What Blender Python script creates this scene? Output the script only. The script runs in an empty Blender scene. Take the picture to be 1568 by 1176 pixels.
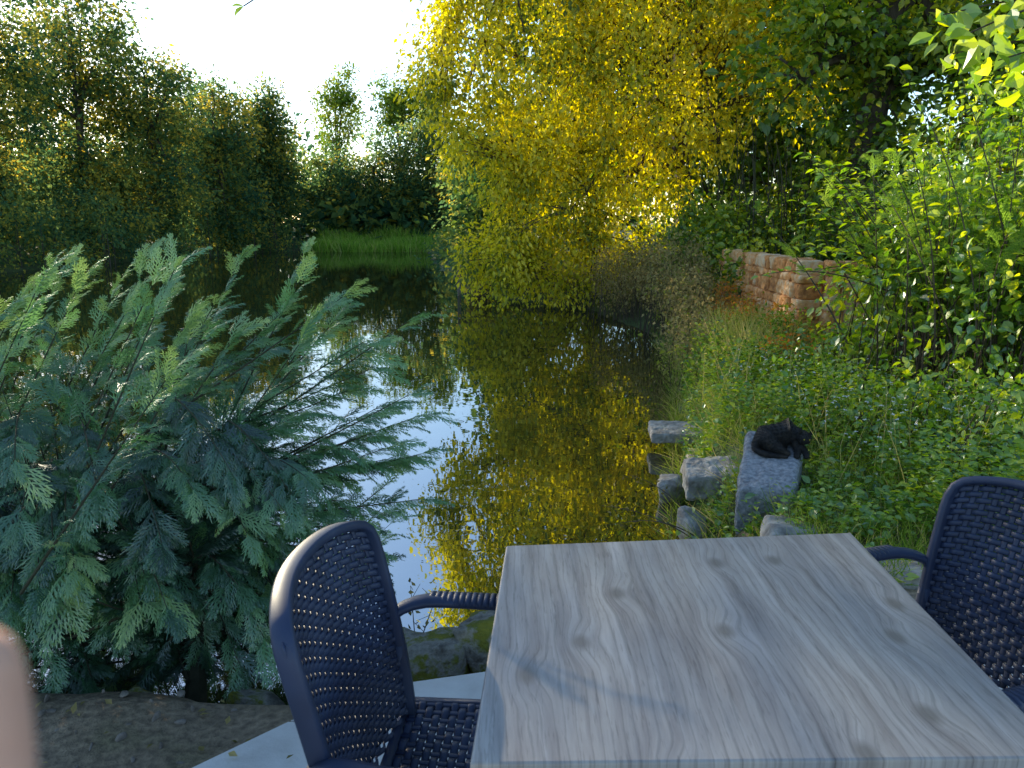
import bpy, math, numpy as np
from mathutils import Vector, Matrix
R = np.random.default_rng(7)
rad = math.radians
scene = bpy.context.scene
WZ = -0.55

# ---------------------------------------------------------------- helpers
class Geo:
    def __init__(s):
        s.v=[];s.l=[];s.n=[];s.t=[];s.m=[];s.c=0
    def add(s,v,loops,sizes,tint=0.5,mat=0):
        v=np.asarray(v,float).reshape(-1,3)
        loops=np.asarray(loops).ravel(); sizes=np.asarray(sizes).ravel()
        s.v.append(v); s.l.append(loops+s.c); s.n.append(sizes)
        t=np.asarray(tint,float)
        s.t.append(np.full(len(v),float(t)) if t.ndim==0 else t)
        s.m.append(np.full(len(sizes),mat)); s.c+=len(v)
    def build(s,name,mats,parent=None,smooth=False):
        v=np.concatenate(s.v);l=np.concatenate(s.l).astype(np.int32);n=np.concatenate(s.n).astype(np.int32)
        me=bpy.data.meshes.new(name)
        me.vertices.add(len(v)); me.vertices.foreach_set('co',v.ravel())
        me.loops.add(len(l)); me.loops.foreach_set('vertex_index',l)
        me.polygons.add(len(n))
        st=np.zeros(len(n),np.int32); st[1:]=np.cumsum(n)[:-1]
        me.polygons.foreach_set('loop_start',st)
        me.polygons.foreach_set('material_index',np.concatenate(s.m).astype(np.int32))
        me.polygons.foreach_set('use_smooth',np.full(len(n),bool(smooth)))
        a=me.attributes.new('tint','FLOAT','POINT'); a.data.foreach_set('value',np.concatenate(s.t).astype(np.float32))
        me.update(calc_edges=True)
        for m in mats: me.materials.append(m)
        o=bpy.data.objects.new(name,me); scene.collection.objects.link(o)
        if parent: o.parent=parent
        return o

def nrm(a): return a/np.maximum(np.linalg.norm(a,axis=-1,keepdims=True),1e-9)
def frames(d,hint):
    d=nrm(d); sd=nrm(np.cross(d,hint)); n=np.cross(sd,d)
    return np.stack([sd,d,n],axis=-1)
def scatter(g,tv,tf,M,T,tint,mat=0):
    N=len(T);K=len(tv)
    v=np.einsum('nij,kj->nki',M,tv)+T[:,None,:]
    fl=np.concatenate([np.array(f) for f in tf]); fs=np.array([len(f) for f in tf])
    loops=(fl[None,:]+(np.arange(N)*K)[:,None]).ravel()
    g.add(v.reshape(-1,3),loops,np.tile(fs,N),np.repeat(tint,K),mat)
def tube(g,P,r,sides=5,tint=0.5,mat=0,cap=True):
    P=np.asarray(P,float);n=len(P); r=np.broadcast_to(np.asarray(r,float),(n,))
    d=nrm(np.gradient(P,axis=0)); ref=np.array([0.13,0.21,1.0]) if abs(d[:,2]).mean()<.8 else np.array([1.0,.17,.1])
    M=frames(d,np.tile(ref,(n,1)))
    a=np.arange(sides)*2*math.pi/sides
    v=P[:,None,:]+r[:,None,None]*(np.cos(a)[None,:,None]*M[:,None,:,0]+np.sin(a)[None,:,None]*M[:,None,:,2])
    i=np.arange(n-1)[:,None]*sides; j=np.arange(sides)[None,:]; j2=(j+1)%sides
    q=np.stack([i+j,i+j2,i+sides+j2,i+sides+j],-1).reshape(-1,4)
    loops=q.ravel(); sizes=np.full(len(q),4)
    if cap and sides>3:
        loops=np.concatenate([loops,np.arange(sides)[::-1],(n-1)*sides+np.arange(sides)]); sizes=np.concatenate([sizes,[sides,sides]])
    g.add(v.reshape(-1,3),loops,sizes,tint,mat)
def ribbon(g,P,W,N,w,t,tint=.5,mat=0,cs=None):
    P=np.asarray(P,float);n=len(P)
    if cs is None: cs=[(-1,0),(-.6,-1),(.6,-1),(1,0),(.6,1),(-.6,1)]
    cs=np.array(cs);S=len(cs)
    W=np.broadcast_to(W,(n,3));N=np.broadcast_to(N,(n,3))
    v=P[:,None]+W[:,None]*cs[None,:,0,None]*w+N[:,None]*cs[None,:,1,None]*t
    i=np.arange(n-1)[:,None]*S; j=np.arange(S)[None,:]; j2=(j+1)%S
    q=np.stack([i+j,i+j2,i+S+j2,i+S+j],-1).reshape(-1,4)
    loops=np.concatenate([q.ravel(),np.arange(S)[::-1],(n-1)*S+np.arange(S)])
    g.add(v.reshape(-1,3),loops,np.concatenate([np.full(len(q),4),[S,S]]),tint,mat)
def bez(a,b,c,n=8):
    t=np.linspace(0,1,n)[:,None]; a,b,c=map(np.asarray,(a,b,c))
    return (1-t)**2*a+2*t*(1-t)*b+t*t*c
def wob(x,y,f=1.0):
    return (np.sin(x*1.7*f+1.3*np.sin(y*1.1*f))+np.sin(y*2.3*f+1.7*np.sin(x*.9*f+1))+.5*np.sin(x*4.9*f+y*3.1*f)+.4*np.sin(y*6.3*f-x*5.2*f))/2.9
def empty(name,loc=(0,0,0),rot=0):
    e=bpy.data.objects.new(name,None); e.location=loc; e.rotation_euler=(0,0,rot); e.empty_display_size=.1
    scene.collection.objects.link(e); return e

# ---------------------------------------------------------------- materials
def newmat(name):
    m=bpy.data.materials.new(name); m.use_nodes=True; nt=m.node_tree; nt.nodes.clear()
    o=nt.nodes.new('ShaderNodeOutputMaterial'); return m,nt,o
def ramp(nt,stops):
    r=nt.nodes.new('ShaderNodeValToRGB'); e=r.color_ramp.elements
    e[0].position=stops[0][0]; e[0].color=(*stops[0][1],1)
    e[1].position=stops[-1][0]; e[1].color=(*stops[-1][1],1)
    for p,c in stops[1:-1]:
        k=e.new(p); k.color=(*c,1)
    return r
def leafmat(name,cols,tr=.5,gloss=.06,rough=.45,tv=1.7,hue=.49):
    m,nt,o=newmat(name); L=nt.links.new
    a=nt.nodes.new('ShaderNodeAttribute'); a.attribute_name='tint'
    n=len(cols); r=ramp(nt,[(i/(n-1),c) for i,c in enumerate(cols)]); L(a.outputs['Fac'],r.inputs[0])
    d=nt.nodes.new('ShaderNodeBsdfDiffuse'); t=nt.nodes.new('ShaderNodeBsdfTranslucent')
    L(r.outputs[0],d.inputs[0])
    hs=nt.nodes.new('ShaderNodeHueSaturation'); hs.inputs['Hue'].default_value=hue; hs.inputs['Saturation'].default_value=1.1; hs.inputs['Value'].default_value=tv
    L(r.outputs[0],hs.inputs['Color']); L(hs.outputs[0],t.inputs[0])
    mx=nt.nodes.new('ShaderNodeMixShader'); mx.inputs[0].default_value=tr; L(d.outputs[0],mx.inputs[1]);L(t.outputs[0],mx.inputs[2])
    if gloss>0:
        gl=nt.nodes.new('ShaderNodeBsdfGlossy'); gl.inputs['Roughness'].default_value=rough; gl.inputs[0].default_value=(.9,.95,1,1)
        m2=nt.nodes.new('ShaderNodeMixShader'); m2.inputs[0].default_value=gloss; L(mx.outputs[0],m2.inputs[1]);L(gl.outputs[0],m2.inputs[2])
        mx=m2
    L(mx.outputs[0],o.inputs[0]); return m
def noisemat(name,stops,scale=5,rough=.85,bump=.3,detail=8,bscale=None,dist=0.0,spec=.3,mapscale=(1,1,1)):
    m,nt,o=newmat(name); L=nt.links.new
    p=nt.nodes.new('ShaderNodeBsdfPrincipled'); tc=nt.nodes.new('ShaderNodeTexCoord'); mp=nt.nodes.new('ShaderNodeMapping')
    mp.inputs['Scale'].default_value=mapscale; L(tc.outputs['Object'],mp.inputs[0])
    n=nt.nodes.new('ShaderNodeTexNoise'); n.inputs['Scale'].default_value=scale; n.inputs['Detail'].default_value=detail; n.inputs['Roughness'].default_value=.62; n.inputs['Distortion'].default_value=dist
    L(mp.outputs[0],n.inputs[0]); r=ramp(nt,stops); L(n.outputs['Fac'],r.inputs[0]); L(r.outputs[0],p.inputs['Base Color'])
    p.inputs['Roughness'].default_value=rough; p.inputs['Specular IOR Level'].default_value=spec
    n2=nt.nodes.new('ShaderNodeTexNoise'); n2.inputs['Scale'].default_value=bscale or scale*4; n2.inputs['Detail'].default_value=6; L(mp.outputs[0],n2.inputs[0])
    b=nt.nodes.new('ShaderNodeBump'); b.inputs['Strength'].default_value=bump; b.inputs['Distance'].default_value=.02; L(n2.outputs['Fac'],b.inputs['Height']); L(b.outputs[0],p.inputs['Normal'])
    L(p.outputs[0],o.inputs[0]); return m

M_gold=leafmat('golden_leaves',[(.11,.155,.008),(.36,.38,.014),(.68,.60,.022),(.88,.76,.06)],.55,.03,.5,1.2,.5)
M_dark=leafmat('dark_leaves',[(.02,.055,.028),(.045,.10,.035),(.095,.15,.03),(.28,.27,.04)],.45,0)
M_far=leafmat('backlit_leaves',[(.028,.07,.045),(.06,.13,.06),(.13,.19,.055),(.40,.34,.06)],.55,0,tv=2.1,hue=.48)  # backlight glow tinted in: warm yellow highlights, boosted translucent colour
M_ivy=leafmat('ivy_leaves',[(.04,.09,.015),(.10,.19,.02),(.24,.33,.028),(.5,.5,.045)],.5,.04)
M_mid=leafmat('green_leaves',[(.05,.12,.016),(.12,.25,.026),(.25,.38,.034),(.50,.54,.045)],.5,.08,.35)
M_lime=leafmat('pale_leaves',[(.05,.11,.02),(.1,.18,.03),(.17,.24,.04),(.26,.28,.06)],.45,0)
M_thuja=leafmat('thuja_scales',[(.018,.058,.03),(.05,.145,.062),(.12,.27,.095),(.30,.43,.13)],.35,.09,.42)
M_dry=leafmat('dry_leaves',[(.12,.11,.04),(.26,.22,.09),(.42,.34,.15),(.24,.28,.05)],.4,0)
M_red=leafmat('autumn_leaves',[(.2,.2,.04),(.42,.24,.05),(.5,.2,.06),(.24,.30,.04)],.45,0)
M_grass=leafmat('grass_blades',[(.05,.13,.016),(.12,.22,.03),(.24,.32,.05),(.44,.38,.16)],.4,0)
M_flower=leafmat('petals',[(.7,.7,.65),(.8,.8,.75)],.3,0,tv=1)
M_bark=noisemat('bark',[(.3,(.03,.025,.018)),(.7,(.11,.09,.065))],6,.9,.8,mapscale=(3,3,.6))
M_twig=noisemat('twig_bark',[(.3,(.06,.045,.03)),(.7,(.14,.11,.08))],20,.9,.3)
M_tstem=noisemat('thuja_stem',[(.3,(.035,.04,.022)),(.7,(.07,.065,.04))],20,.9,.3)
M_stone=noisemat('stone',[(.3,(.12,.11,.095)),(.5,(.30,.28,.25)),(.62,(.42,.40,.36)),(.75,(.17,.18,.09))],9,.9,.9,bscale=30)
M_slab=noisemat('granite',[(.32,(.12,.125,.135)),(.5,(.24,.25,.265)),(.68,(.36,.365,.37))],38,.85,.6,bscale=55)
M_moss=noisemat('mossy_stone',[(.35,(.07,.065,.055)),(.48,(.22,.21,.18)),(.56,(.12,.13,.02)),(.7,(.2,.18,.02))],9,.95,1,bscale=45)

def groundmat():
    m,nt,o=newmat('soil_and_grass');L=nt.links.new
    p=nt.nodes.new('ShaderNodeBsdfPrincipled');tc=nt.nodes.new('ShaderNodeTexCoord')
    n=nt.nodes.new('ShaderNodeTexNoise');n.inputs['Scale'].default_value=1.3;n.inputs['Detail'].default_value=9;L(tc.outputs['Object'],n.inputs[0])
    r=ramp(nt,[(.42,(.26,.20,.14)),(.58,(.19,.15,.10)),(.7,(.10,.11,.04))]);L(n.outputs['Fac'],r.inputs[0])
    rg=ramp(nt,[(.35,(.05,.055,.02)),(.5,(.055,.085,.02)),(.68,(.09,.13,.03))]);L(n.outputs['Fac'],rg.inputs[0])
    # bare trodden soil around the patio, turf beyond it
    sx=nt.nodes.new('ShaderNodeSeparateXYZ');L(tc.outputs['Object'],sx.inputs[0])
    mr=nt.nodes.new('ShaderNodeMapRange');mr.inputs[1].default_value=2.9;mr.inputs[2].default_value=4.2;L(sx.outputs['Y'],mr.inputs[0])
    mg=nt.nodes.new('ShaderNodeMixRGB');L(mr.outputs[0],mg.inputs[0]);L(r.outputs[0],mg.inputs[1]);L(rg.outputs[0],mg.inputs[2])
    n2=nt.nodes.new('ShaderNodeTexNoise');n2.inputs['Scale'].default_value=35;n2.inputs['Detail'].default_value=8;L(tc.outputs['Object'],n2.inputs[0])
    mx=nt.nodes.new('ShaderNodeMixRGB');mx.blend_type='MULTIPLY';mx.inputs[0].default_value=.8
    r2=ramp(nt,[(.3,(.45,.42,.4)),(.7,(1.5,1.45,1.35))]);L(n2.outputs['Fac'],r2.inputs[0]);L(mg.outputs[0],mx.inputs[1]);L(r2.outputs[0],mx.inputs[2])
    L(mx.outputs[0],p.inputs['Base Color']);p.inputs['Roughness'].default_value=.95
    b=nt.nodes.new('ShaderNodeBump');b.inputs['Strength'].default_value=.8;b.inputs['Distance'].default_value=.03;L(n2.outputs['Fac'],b.inputs['Height']);L(b.outputs[0],p.inputs['Normal'])
    L(p.outputs[0],o.inputs[0]);return m
def watermat():
    m,nt,o=newmat('pond_water');L=nt.links.new
    tc=nt.nodes.new('ShaderNodeTexCoord')
    n=nt.nodes.new('ShaderNodeTexNoise');n.inputs['Scale'].default_value=2.2;n.inputs['Detail'].default_value=3;L(tc.outputs['Object'],n.inputs[0])
    b=nt.nodes.new('ShaderNodeBump');b.inputs['Strength'].default_value=.07;b.inputs['Distance'].default_value=.02;L(n.outputs['Fac'],b.inputs['Height'])
    d=nt.nodes.new('ShaderNodeBsdfDiffuse');d.inputs[0].default_value=(.038,.038,.009,1)
    g=nt.nodes.new('ShaderNodeBsdfGlossy');g.inputs['Roughness'].default_value=.012;g.inputs[0].default_value=(.90,.95,1,1)
    L(b.outputs[0],g.inputs['Normal'])
    f=nt.nodes.new('ShaderNodeFresnel');f.inputs[0].default_value=4.4;L(b.outputs[0],f.inputs['Normal'])
    mx=nt.nodes.new('ShaderNodeMixShader');L(f.outputs[0],mx.inputs[0]);L(d.outputs[0],mx.inputs[1]);L(g.outputs[0],mx.inputs[2]);L(mx.outputs[0],o.inputs[0]);return m

# ---------------------------------------------------------------- pond outline & terrain
POND=np.array([(-12,3.2),(-5,3.1),(-3,2.9),(-1.4,2.65),(-.2,2.5),(.6,2.6),(1.0,3.3),(1.05,4.2),(1.15,4.75),(1.5,6.3),(1.95,8.5),(2.4,10.7),(2.5,14),(1.9,17.5),(.5,19.5),(-1.6,21.5),(-2,26),(-4,38),(-5.5,50),(-7,56),(-14,56),(-18,50),(-19.5,40),(-20,33),(-22,25),(-24,14),(-20,6)],float)
def sdist(x,y):
    P=np.stack([np.ravel(x),np.ravel(y)],-1);A=POND;B=np.roll(POND,-1,0)
    best=np.full(len(P),1e9);ins=np.zeros(len(P),bool)
    for a,b in zip(A,B):
        ab=b-a;t=np.clip(((P-a)@ab)/(ab@ab),0,1);q=a+t[:,None]*ab
        best=np.minimum(best,np.linalg.norm(P-q,axis=1))
        c=((a[1]>P[:,1])!=(b[1]>P[:,1]))
        xi=(b[0]-a[0])*(P[:,1]-a[1])/((b[1]-a[1]) if b[1]!=a[1] else 1e-9)+a[0]
        ins^=c&(P[:,0]<xi)
    return np.where(ins,-best,best).reshape(np.shape(x))
def gz(x,y):
    x=np.asarray(x,float);y=np.asarray(y,float)
    s=sdist(x,y)+.10*wob(x,y,2.2)*np.clip(y/4,0.2,1)
    near=np.clip(1-(np.hypot(x,y)-12)/10,0,1)
    wd=.35*near+2.5*(1-near); t=np.clip(s/wd,0,1); t=t*t*(3-2*t)
    up=WZ+.46*near*t+(1-near)*.7*t+.05*wob(x,y,.9)*t+.02*wob(x,y,5)*t + .02*np.clip(s-1,0,40)*(1-near)
    dn=WZ+np.maximum(s*.8,-1.3)
    z=np.where(s>0,up,dn)
    pat=(y<2.42)&(x>-1.4)&(y>.9*x+1.2-2.5*(x>-.6))|((y<2.42)&(x>-.9))
    return np.where(pat&(s>0),np.minimum(z,-.07),z)
def axis(lo,hi,dl,dh,st):
    core=np.arange(dl,dh,st); out=[];c=dh;s=st
    while c<hi: out.append(c);s*=1.13;c+=s
    out.append(hi);o2=[];c=dl;s=st
    while c>lo: s*=1.13;c-=s;o2.append(max(c,lo))
    return np.concatenate([np.array(o2[::-1]),core,np.array(out)])
xs=axis(-400,400,-5,5,.09);ys=axis(-300,600,0,12,.09)
X,Y=np.meshgrid(xs,ys);Z=gz(X,Y)
g=Geo();nx=len(xs);ny=len(ys)
i=np.arange(ny-1)[:,None]*nx+np.arange(nx-1)[None,:]
q=np.stack([i,i+1,i+nx+1,i+nx],-1).reshape(-1,4)
g.add(np.stack([X,Y,Z],-1).reshape(-1,3),q,np.full(len(q),4))
g.build('ground',[groundmat()],smooth=True)
g=Geo();g.add([(-45,.5,WZ),(12,.5,WZ),(12,75,WZ),(-45,75,WZ)],[0,1,2,3],[4]);g.build('pond_water',[watermat()])

# ---------------------------------------------------------------- leaf templates
leafV=np.array([(0,0,0),(.30,.42,.09),(0,1,-.05),(-.30,.42,.09)]);leafF=[(0,1,2),(0,2,3)]
bigV=np.array([(0,0,0),(.26,.22,.06),(.36,.5,.09),(.2,.8,.03),(0,1.05,-.12),(-.2,.8,.03),(-.36,.5,.09),(-.26,.22,.06),(0,.5,0)])
bigF=[(0,1,2,8),(8,2,3,4),(8,4,5,6),(0,8,6,7)]
def rvec(n): return nrm(R.normal(size=(n,3)))
def leaves(g,C,spread,per,size,droop=.3,tintc=None,mat=1,tv=leafV,tf=leafF,shape=(1,1,.8),var=.16,jit=.35):
    N=len(C)*per; c=np.repeat(C,per,0)
    off=R.normal(size=(N,3))*np.array(shape)*spread*.55
    pos=c+off; d=nrm(off*.8/spread+rvec(N)*.8+np.array([0,0,-droop]))
    M=frames(d,rvec(N)*.8+np.array([0,0,.9]))*(size*(1+jit*R.normal(size=N)).clip(.4,2))[:,None,None]
    tc=np.full(len(C),.5) if tintc is None else tintc
    t=np.clip(np.repeat(tc,per)+R.normal(size=N)*var,0,1)
    k=pos[:,2]>WZ+.03
    scatter(g,tv,tf,M[k],pos[k],t[k],mat)
def ellpts(E,n,surf=.33):
    out=[];vol=np.array([e[3]*e[4]*e[5] for e in E])**.75;w=vol/vol.sum()
    for e,k in zip(E,np.maximum(1,(w*n).astype(int))):
        d=rvec(k)*(R.random(k)**surf)[:,None]; out.append(np.array(e[:3])+d*np.array(e[3:6]))
    return np.concatenate(out)
def tree(name,base,E,nc,per,size,leafm,trunk_r=.2,nl=9,spread=.6,droop=.3,surf=.33,lean=(0,0),bark=None,tv=leafV,tf=leafF,tbias=.5,top=None,gap=.0,shape=(1,1,.8),tvar=.2,twigs=True,gf=1.2):
    g=Geo();base=np.array([base[0],base[1],gz(base[0],base[1])-.1]);C=ellpts(E,nc,surf)
    if gap>0:
        w=wob(C[:,0]*1.1+C[:,2]*.8,C[:,1]+C[:,2]*1.3,gf); C=C[w>-1+gap]
    C=C[C[:,2]>WZ+.05]
    zt=top if top else C[:,2].max()*.85; cx,cy=np.mean(C[:,0]),np.mean(C[:,1])
    n=10;t=np.linspace(0,1,n)[:,None]
    tp=base+(np.array([base[0]*.4+cx*.6,base[1]*.4+cy*.6,zt])-base)*t*np.array([1,1,1])
    tp[:,:2]=base[:2]+(tp[:,:2]-base[:2])*t*.9+R.normal(size=(n,2))*trunk_r*.25*t
    rr=trunk_r*(1-.85*t[:,0]);rr[0]*=1.35
    tube(g,tp,rr,9,mat=0)
    pts=[tp[3:]];idx=R.permutation(len(C))[:nl]
    for k in idx:
        s=tp[int(R.integers(3,8))];e=C[k];m=(s+e)/2+np.array([0,0,.25*np.linalg.norm(e-s)*(.3+R.random())])
        b=bez(s,m,e,9)+R.normal(size=(9,3))*.04*np.linspace(0,1,9)[:,None];tube(g,b,np.linspace(trunk_r*.38,trunk_r*.06,9),5,mat=0);pts.append(b)
    pts=np.concatenate(pts)
    if twigs:
        for c in C:
            k=np.argmin(((pts-c)**2).sum(1));s=pts[k];m=(s+c)/2+np.array([0,0,.15*np.linalg.norm(c-s)])
            tube(g,bez(s,m,c,4),np.linspace(trunk_r*.09,trunk_r*.03,4),3,mat=0,cap=False)
    tc=np.clip(tbias+R.normal(size=len(C))*tvar,0,1)
    leaves(g,C,spread,per,size,droop,tc,1,tv,tf,shape)
    return g.build(name,[bark or M_bark,leafm])

# ---------------------------------------------------------------- trees
tree('golden_weeping_tree',(4.2,18.8),[(.2,16.8,4.4,2.3,1.0,2.7),(3.6,16.2,5.1,3.1,1.0,2.4),(.6,17.6,1.9,1.4,.8,1.7),(2.2,17.4,7.8,3.4,1.2,2),(2.2,17.4,2.2,1.9,.7,1.7),(-.5,17.2,7.0,1.3,.9,1.5),(-.3,18.2,.5,1.2,.8,.9),(1.4,17.8,.6,1.3,.6,1.0)],690,125,.10,M_gold,.28,24,.46,.9,.3,tbias=.58,shape=(.8,.8,1.25),gap=.32,tvar=.28,gf=1.7)
tree('ivy_covered_tree',(6.2,14),[(6.8,14,6.5,3.0,1.4,2.4),(5.2,13.5,4.2,1.3,.8,1.1),(8,13,3.5,1.8,1.2,2),(6.2,14,2.2,.7,.7,2.2)],260,85,.12,M_ivy,.42,12,.5,.3,.4,tbias=.55,tv=bigV,tf=bigF,gap=.3,tvar=.3,gf=1.7)
tree('oak_tree',(9,22),[(8.5,22,8,6,2.5,5),(7,21,3,4,2,3)],280,90,.24,M_ivy,.4,12,1.0,.3,.45,tbias=.35)
tree('oak_tree',(14,15),[(13.5,15,6,4,2.5,5),(11,13,2.4,2.5,2,2.4)],230,90,.2,M_ivy,.4,10,.9,.3,.45,tbias=.45)
tree('oak_tree',(3,29),[(2.4,28,6,4.2,2.2,5),(6,28,6,5,2.2,6),(-.4,29,2.4,1.8,2,2.3)],280,90,.26,M_dark,.35,10,1.1,.3,.5,tbias=.4)
specs=[('oak_tree',(-31,38),[(-30,38,8,6,5,6.5)],170,.5),
('oak_tree',(-25,37),[(-25.5,38,8,4.0,3.5,6.4),(-26,36,3.0,4,3,2.6)],270,.62),
('oak_tree',(-24,44),[(-24.3,45,9.6,3.5,3.5,5.8),(-23,43,3.3,3,2.5,2.8)],250,.57),
('oak_tree',(-21,46),[(-21.3,47,7.4,3.1,3,4.5),(-20.5,45,2.8,2.8,2.5,2.6)],220,.54),
('oak_tree',(-19.5,52),[(-19.8,53,6.5,2.5,3,4.2),(-19,51,2.6,2.6,2.5,2.6)],200,.52),
('oak_tree',(-22,57),[(-22,58,6.6,4,3,4.4)],110,.5),
('poplar_tree',(-17.6,57),[(-17.4,57,8.0,1.5,1.3,3.4),(-17.6,57,4.4,2.1,1.7,3.4)],190,.45),
('oak_tree',(-15,63),[(-14.5,63,3.6,3,2.5,3.6)],130,.4),
('oak_tree',(-11,62),[(-10.5,62,4.2,3.4,2.5,4.6)],170,.45),
('oak_tree',(-6.5,60),[(-6.2,60,4.6,3.2,2.5,5.2)],180,.45),
('oak_tree',(-2.4,44),[(-1.6,44,3.2,2.2,2.6,3.4)],120,.45)]
for nm,b,E,nc,tb in specs:
    tree(nm,b,E,nc,100,.225,M_far,.28,8,.95,.3,.45,tbias=tb,gap=.3,tvar=.28)
tree('birch_tree',(-16.5,74),[(-16,74,12.4,2.6,2,3.2),(-16.6,74,8,2.2,2,3.4)],85,70,.28,M_lime,.2,14,.85,.3,.6,tbias=.6,gap=.35)
tree('birch_tree',(-10.5,72),[(-10.8,72,11.8,2.0,2,3.2),(-7.8,72,12,2.3,2,3.6)],105,70,.28,M_lime,.2,14,.85,.3,.6,tbias=.5,gap=.3)
g=Geo();pts=[]
for q_,(a,b) in enumerate(zip(POND[14:25],POND[15:26])):
    for k in range((60 if a[0]<-17 or b[0]<-17 else 20) if np.linalg.norm(b-a)>4 else 10):
        t=R.random();p=a+(b-a)*t;o=R.normal(size=2)*.9
        if p[1]>54.5 or (-15<p[0]<-5): continue
        if p[0]>-6: o=np.abs(o)
        pts.append((p[0]+o[0]-.9*(p[0]<-15)+.5*(p[0]>-6),p[1]+o[1],R.random()**1.4*(3.0 if p[0]<-10 else .9)-.3))
C=np.array(pts);leaves(g,C,.8,120,.16,.5,np.clip(.5+R.normal(size=len(C))*.22,0,1),1)
for c in C[::3]: tube(g,[(c[0],c[1],WZ-.1),(c[0]*1.0,c[1],c[2])],[.03,.01],4,mat=0)
g.build('shoreline_shrubs',[M_bark,M_far])
g=Geo();C=[]
for k in range(420):
    a=R.random();x=-70+150*a;y=85+10*R.random()-25*(a>.55)*(a-.55);C.append((x,y,R.random()**.8*(5.5 if -22<x<-4 else 11)))
for k in range(160): C.append((-36-6*R.random(),5+45*R.random(),R.random()*9))
for k in range(130): C.append((-19-8*R.random(),59+6*R.random(),R.random()*5))
for k in range(60): C.append((-29-4*R.random(),42+14*R.random(),R.random()*5))
for k in range(60): C.append((-16+13*R.random(),59+3*R.random(),R.random()*2.2))
C=np.array(C);leaves(g,C,2.0,60,.7,.3,np.clip(.35+R.normal(size=len(C))*.18,0,1),0);g.build('distant_treeline',[M_far])
bladeV=np.array([(-.5,0,0),(.5,0,0),(-.35,.6,.08),(.35,.6,.08),(0,1,.28)]);bladeF=[(0,1,3,2),(2,3,4)]
def blades(g,P,h,w,lean=.35,tb=.5,mat=0,tv=.2):
    n=len(P);d=nrm(R.normal(size=(n,3))*lean*np.array([1,1,.2])+np.array([0,0,1]))
    M=frames(d,rvec(n)*np.array([1,1,.1])); hh=h*(.5+R.random(n)*.8)
    M=np.stack([M[:,:,0]*w,M[:,:,1]*hh[:,None],M[:,:,2]*hh[:,None]],-1)
    scatter(g,bladeV,bladeF,M,P,np.clip(tb+R.normal(size=n)*tv,0,1),mat)
g=Geo();n=8500;x=-14.5+10.3*R.random(n);y=53.0+6.0*R.random(n);blades(g,np.stack([x,y,np.maximum(gz(x,y),WZ)-.05],-1),.85*(1+.45*wob(x,y,.8)),.08,.3,.5,tv=.3)
g.build('reed_bed',[leafmat('reed_blades',[(.11,.22,.04),(.20,.35,.05),(.28,.42,.07),(.42,.42,.14)],.45,0)])

# ---------------------------------------------------------------- feathery spray template
sprV=[];sprF=[]
def sq(a,b,w0,w1,z0=0,z1=0):
    a=np.array(a);b=np.array(b);d=(b-a)/np.linalg.norm(b-a);p=np.array([-d[1],d[0]]);k=len(sprV)
    for q_,w,z in ((a,w0,z0),(b,w1,z1)):
        sprV.append((*(q_+p*w),z));sprV.append((*(q_-p*w),z))
    sprF.append((k,k+1,k+3,k+2))
sq((0,0),(.02,.5),.012,.012);sq((.02,.5),(0,1.0),.012,.006,0,-.16)
for k in range(8):
    y0=.10+k*.105
    for sgn in (-1,1):
        L_=(.40 if k<4 else .40-.065*(k-3))*(.8+.25*math.sin(k*2.1+sgn*1.3)) * (0.7 if k==0 else 1)
        yy=y0+(.05 if sgn>0 else 0);an=rad(42-14*y0);dx=math.sin(an)*sgn;dy=math.cos(an)
        zb=-.16*max(0,yy-.5)*2
        mid=(dx*L_*.5,yy+dy*L_*.45);e=(dx*L_*.88,yy+dy*L_*1.15);sq((.01,yy),mid,.015,.015,zb,zb-.02);sq(mid,e,.015,.006,zb-.02,zb-.14*L_/.36)
        for j,f in enumerate((.32,.66)):
            b0=(dx*L_*f*.95,yy+dy*L_*f);l2=L_*.36*(1.15-f)+.02
            for s2 in (-1,1):
                a2=math.atan2(dx,dy)+s2*rad(30);sq(b0,(b0[0]+math.sin(a2)*l2,b0[1]+math.cos(a2)*l2),.014,.006,zb-.02*f,zb-.04-.05*f)
sprV=np.array(sprV)
def sprays(g,P,D,L,tint,mat=1,flat=.6):
    n=len(P);M=frames(D,rvec(n)*flat+np.array([0,0,1]))*(np.asarray(L)*(1+.3*R.normal(size=n)).clip(.45,1.7))[:,None,None]
    scatter(g,sprV,sprF,M,P,np.clip(tint+R.normal(size=n)*.14,0,1),mat)

# ---------------------------------------------------------------- right bank vegetation
def bush(name,E,nc,per,size,m,spread=.16,droop=.2,tv=leafV,tf=leafF,tb=.5,surf=.4,stem=.008,shape=(1,1,1)):
    g=Geo();C=ellpts(E,nc,surf);zz=gz(C[:,0],C[:,1]);C=C[C[:,2]>np.maximum(zz,WZ)+.02]
    for c in C:
        b=np.array([c[0]+R.normal()*.12,c[1]+R.normal()*.12,0]);b[2]=gz(b[0],b[1])-.03
        m_=(b+c)/2+np.array([R.normal()*.05,0,.1*abs(c[2]-b[2])]);tube(g,bez(b,m_,c,6),np.linspace(stem,stem*.3,6),3,mat=0,cap=False)
    leaves(g,C,spread,per,size,droop,np.clip(tb+R.normal(size=len(C))*.22,0,1),1,tv,tf,shape)
    g.build(name,[M_twig,m])
bush('hazel_bush',[(3.7,5.9,.8,.75,.8,1.05),(3.3,6.9,.65,.4,.6,.75),(4.3,5.2,1.0,.8,.8,1.2)],330,24,.068,M_mid,.2,.4,bigV,bigF,.55)
bush('elder_bush',[(4.0,7.6,1.0,.6,.7,1.0),(4.9,7.6,1.5,1.1,.9,1.5)],240,34,.065,M_mid,.2,.3,bigV,bigF,.6)
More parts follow.
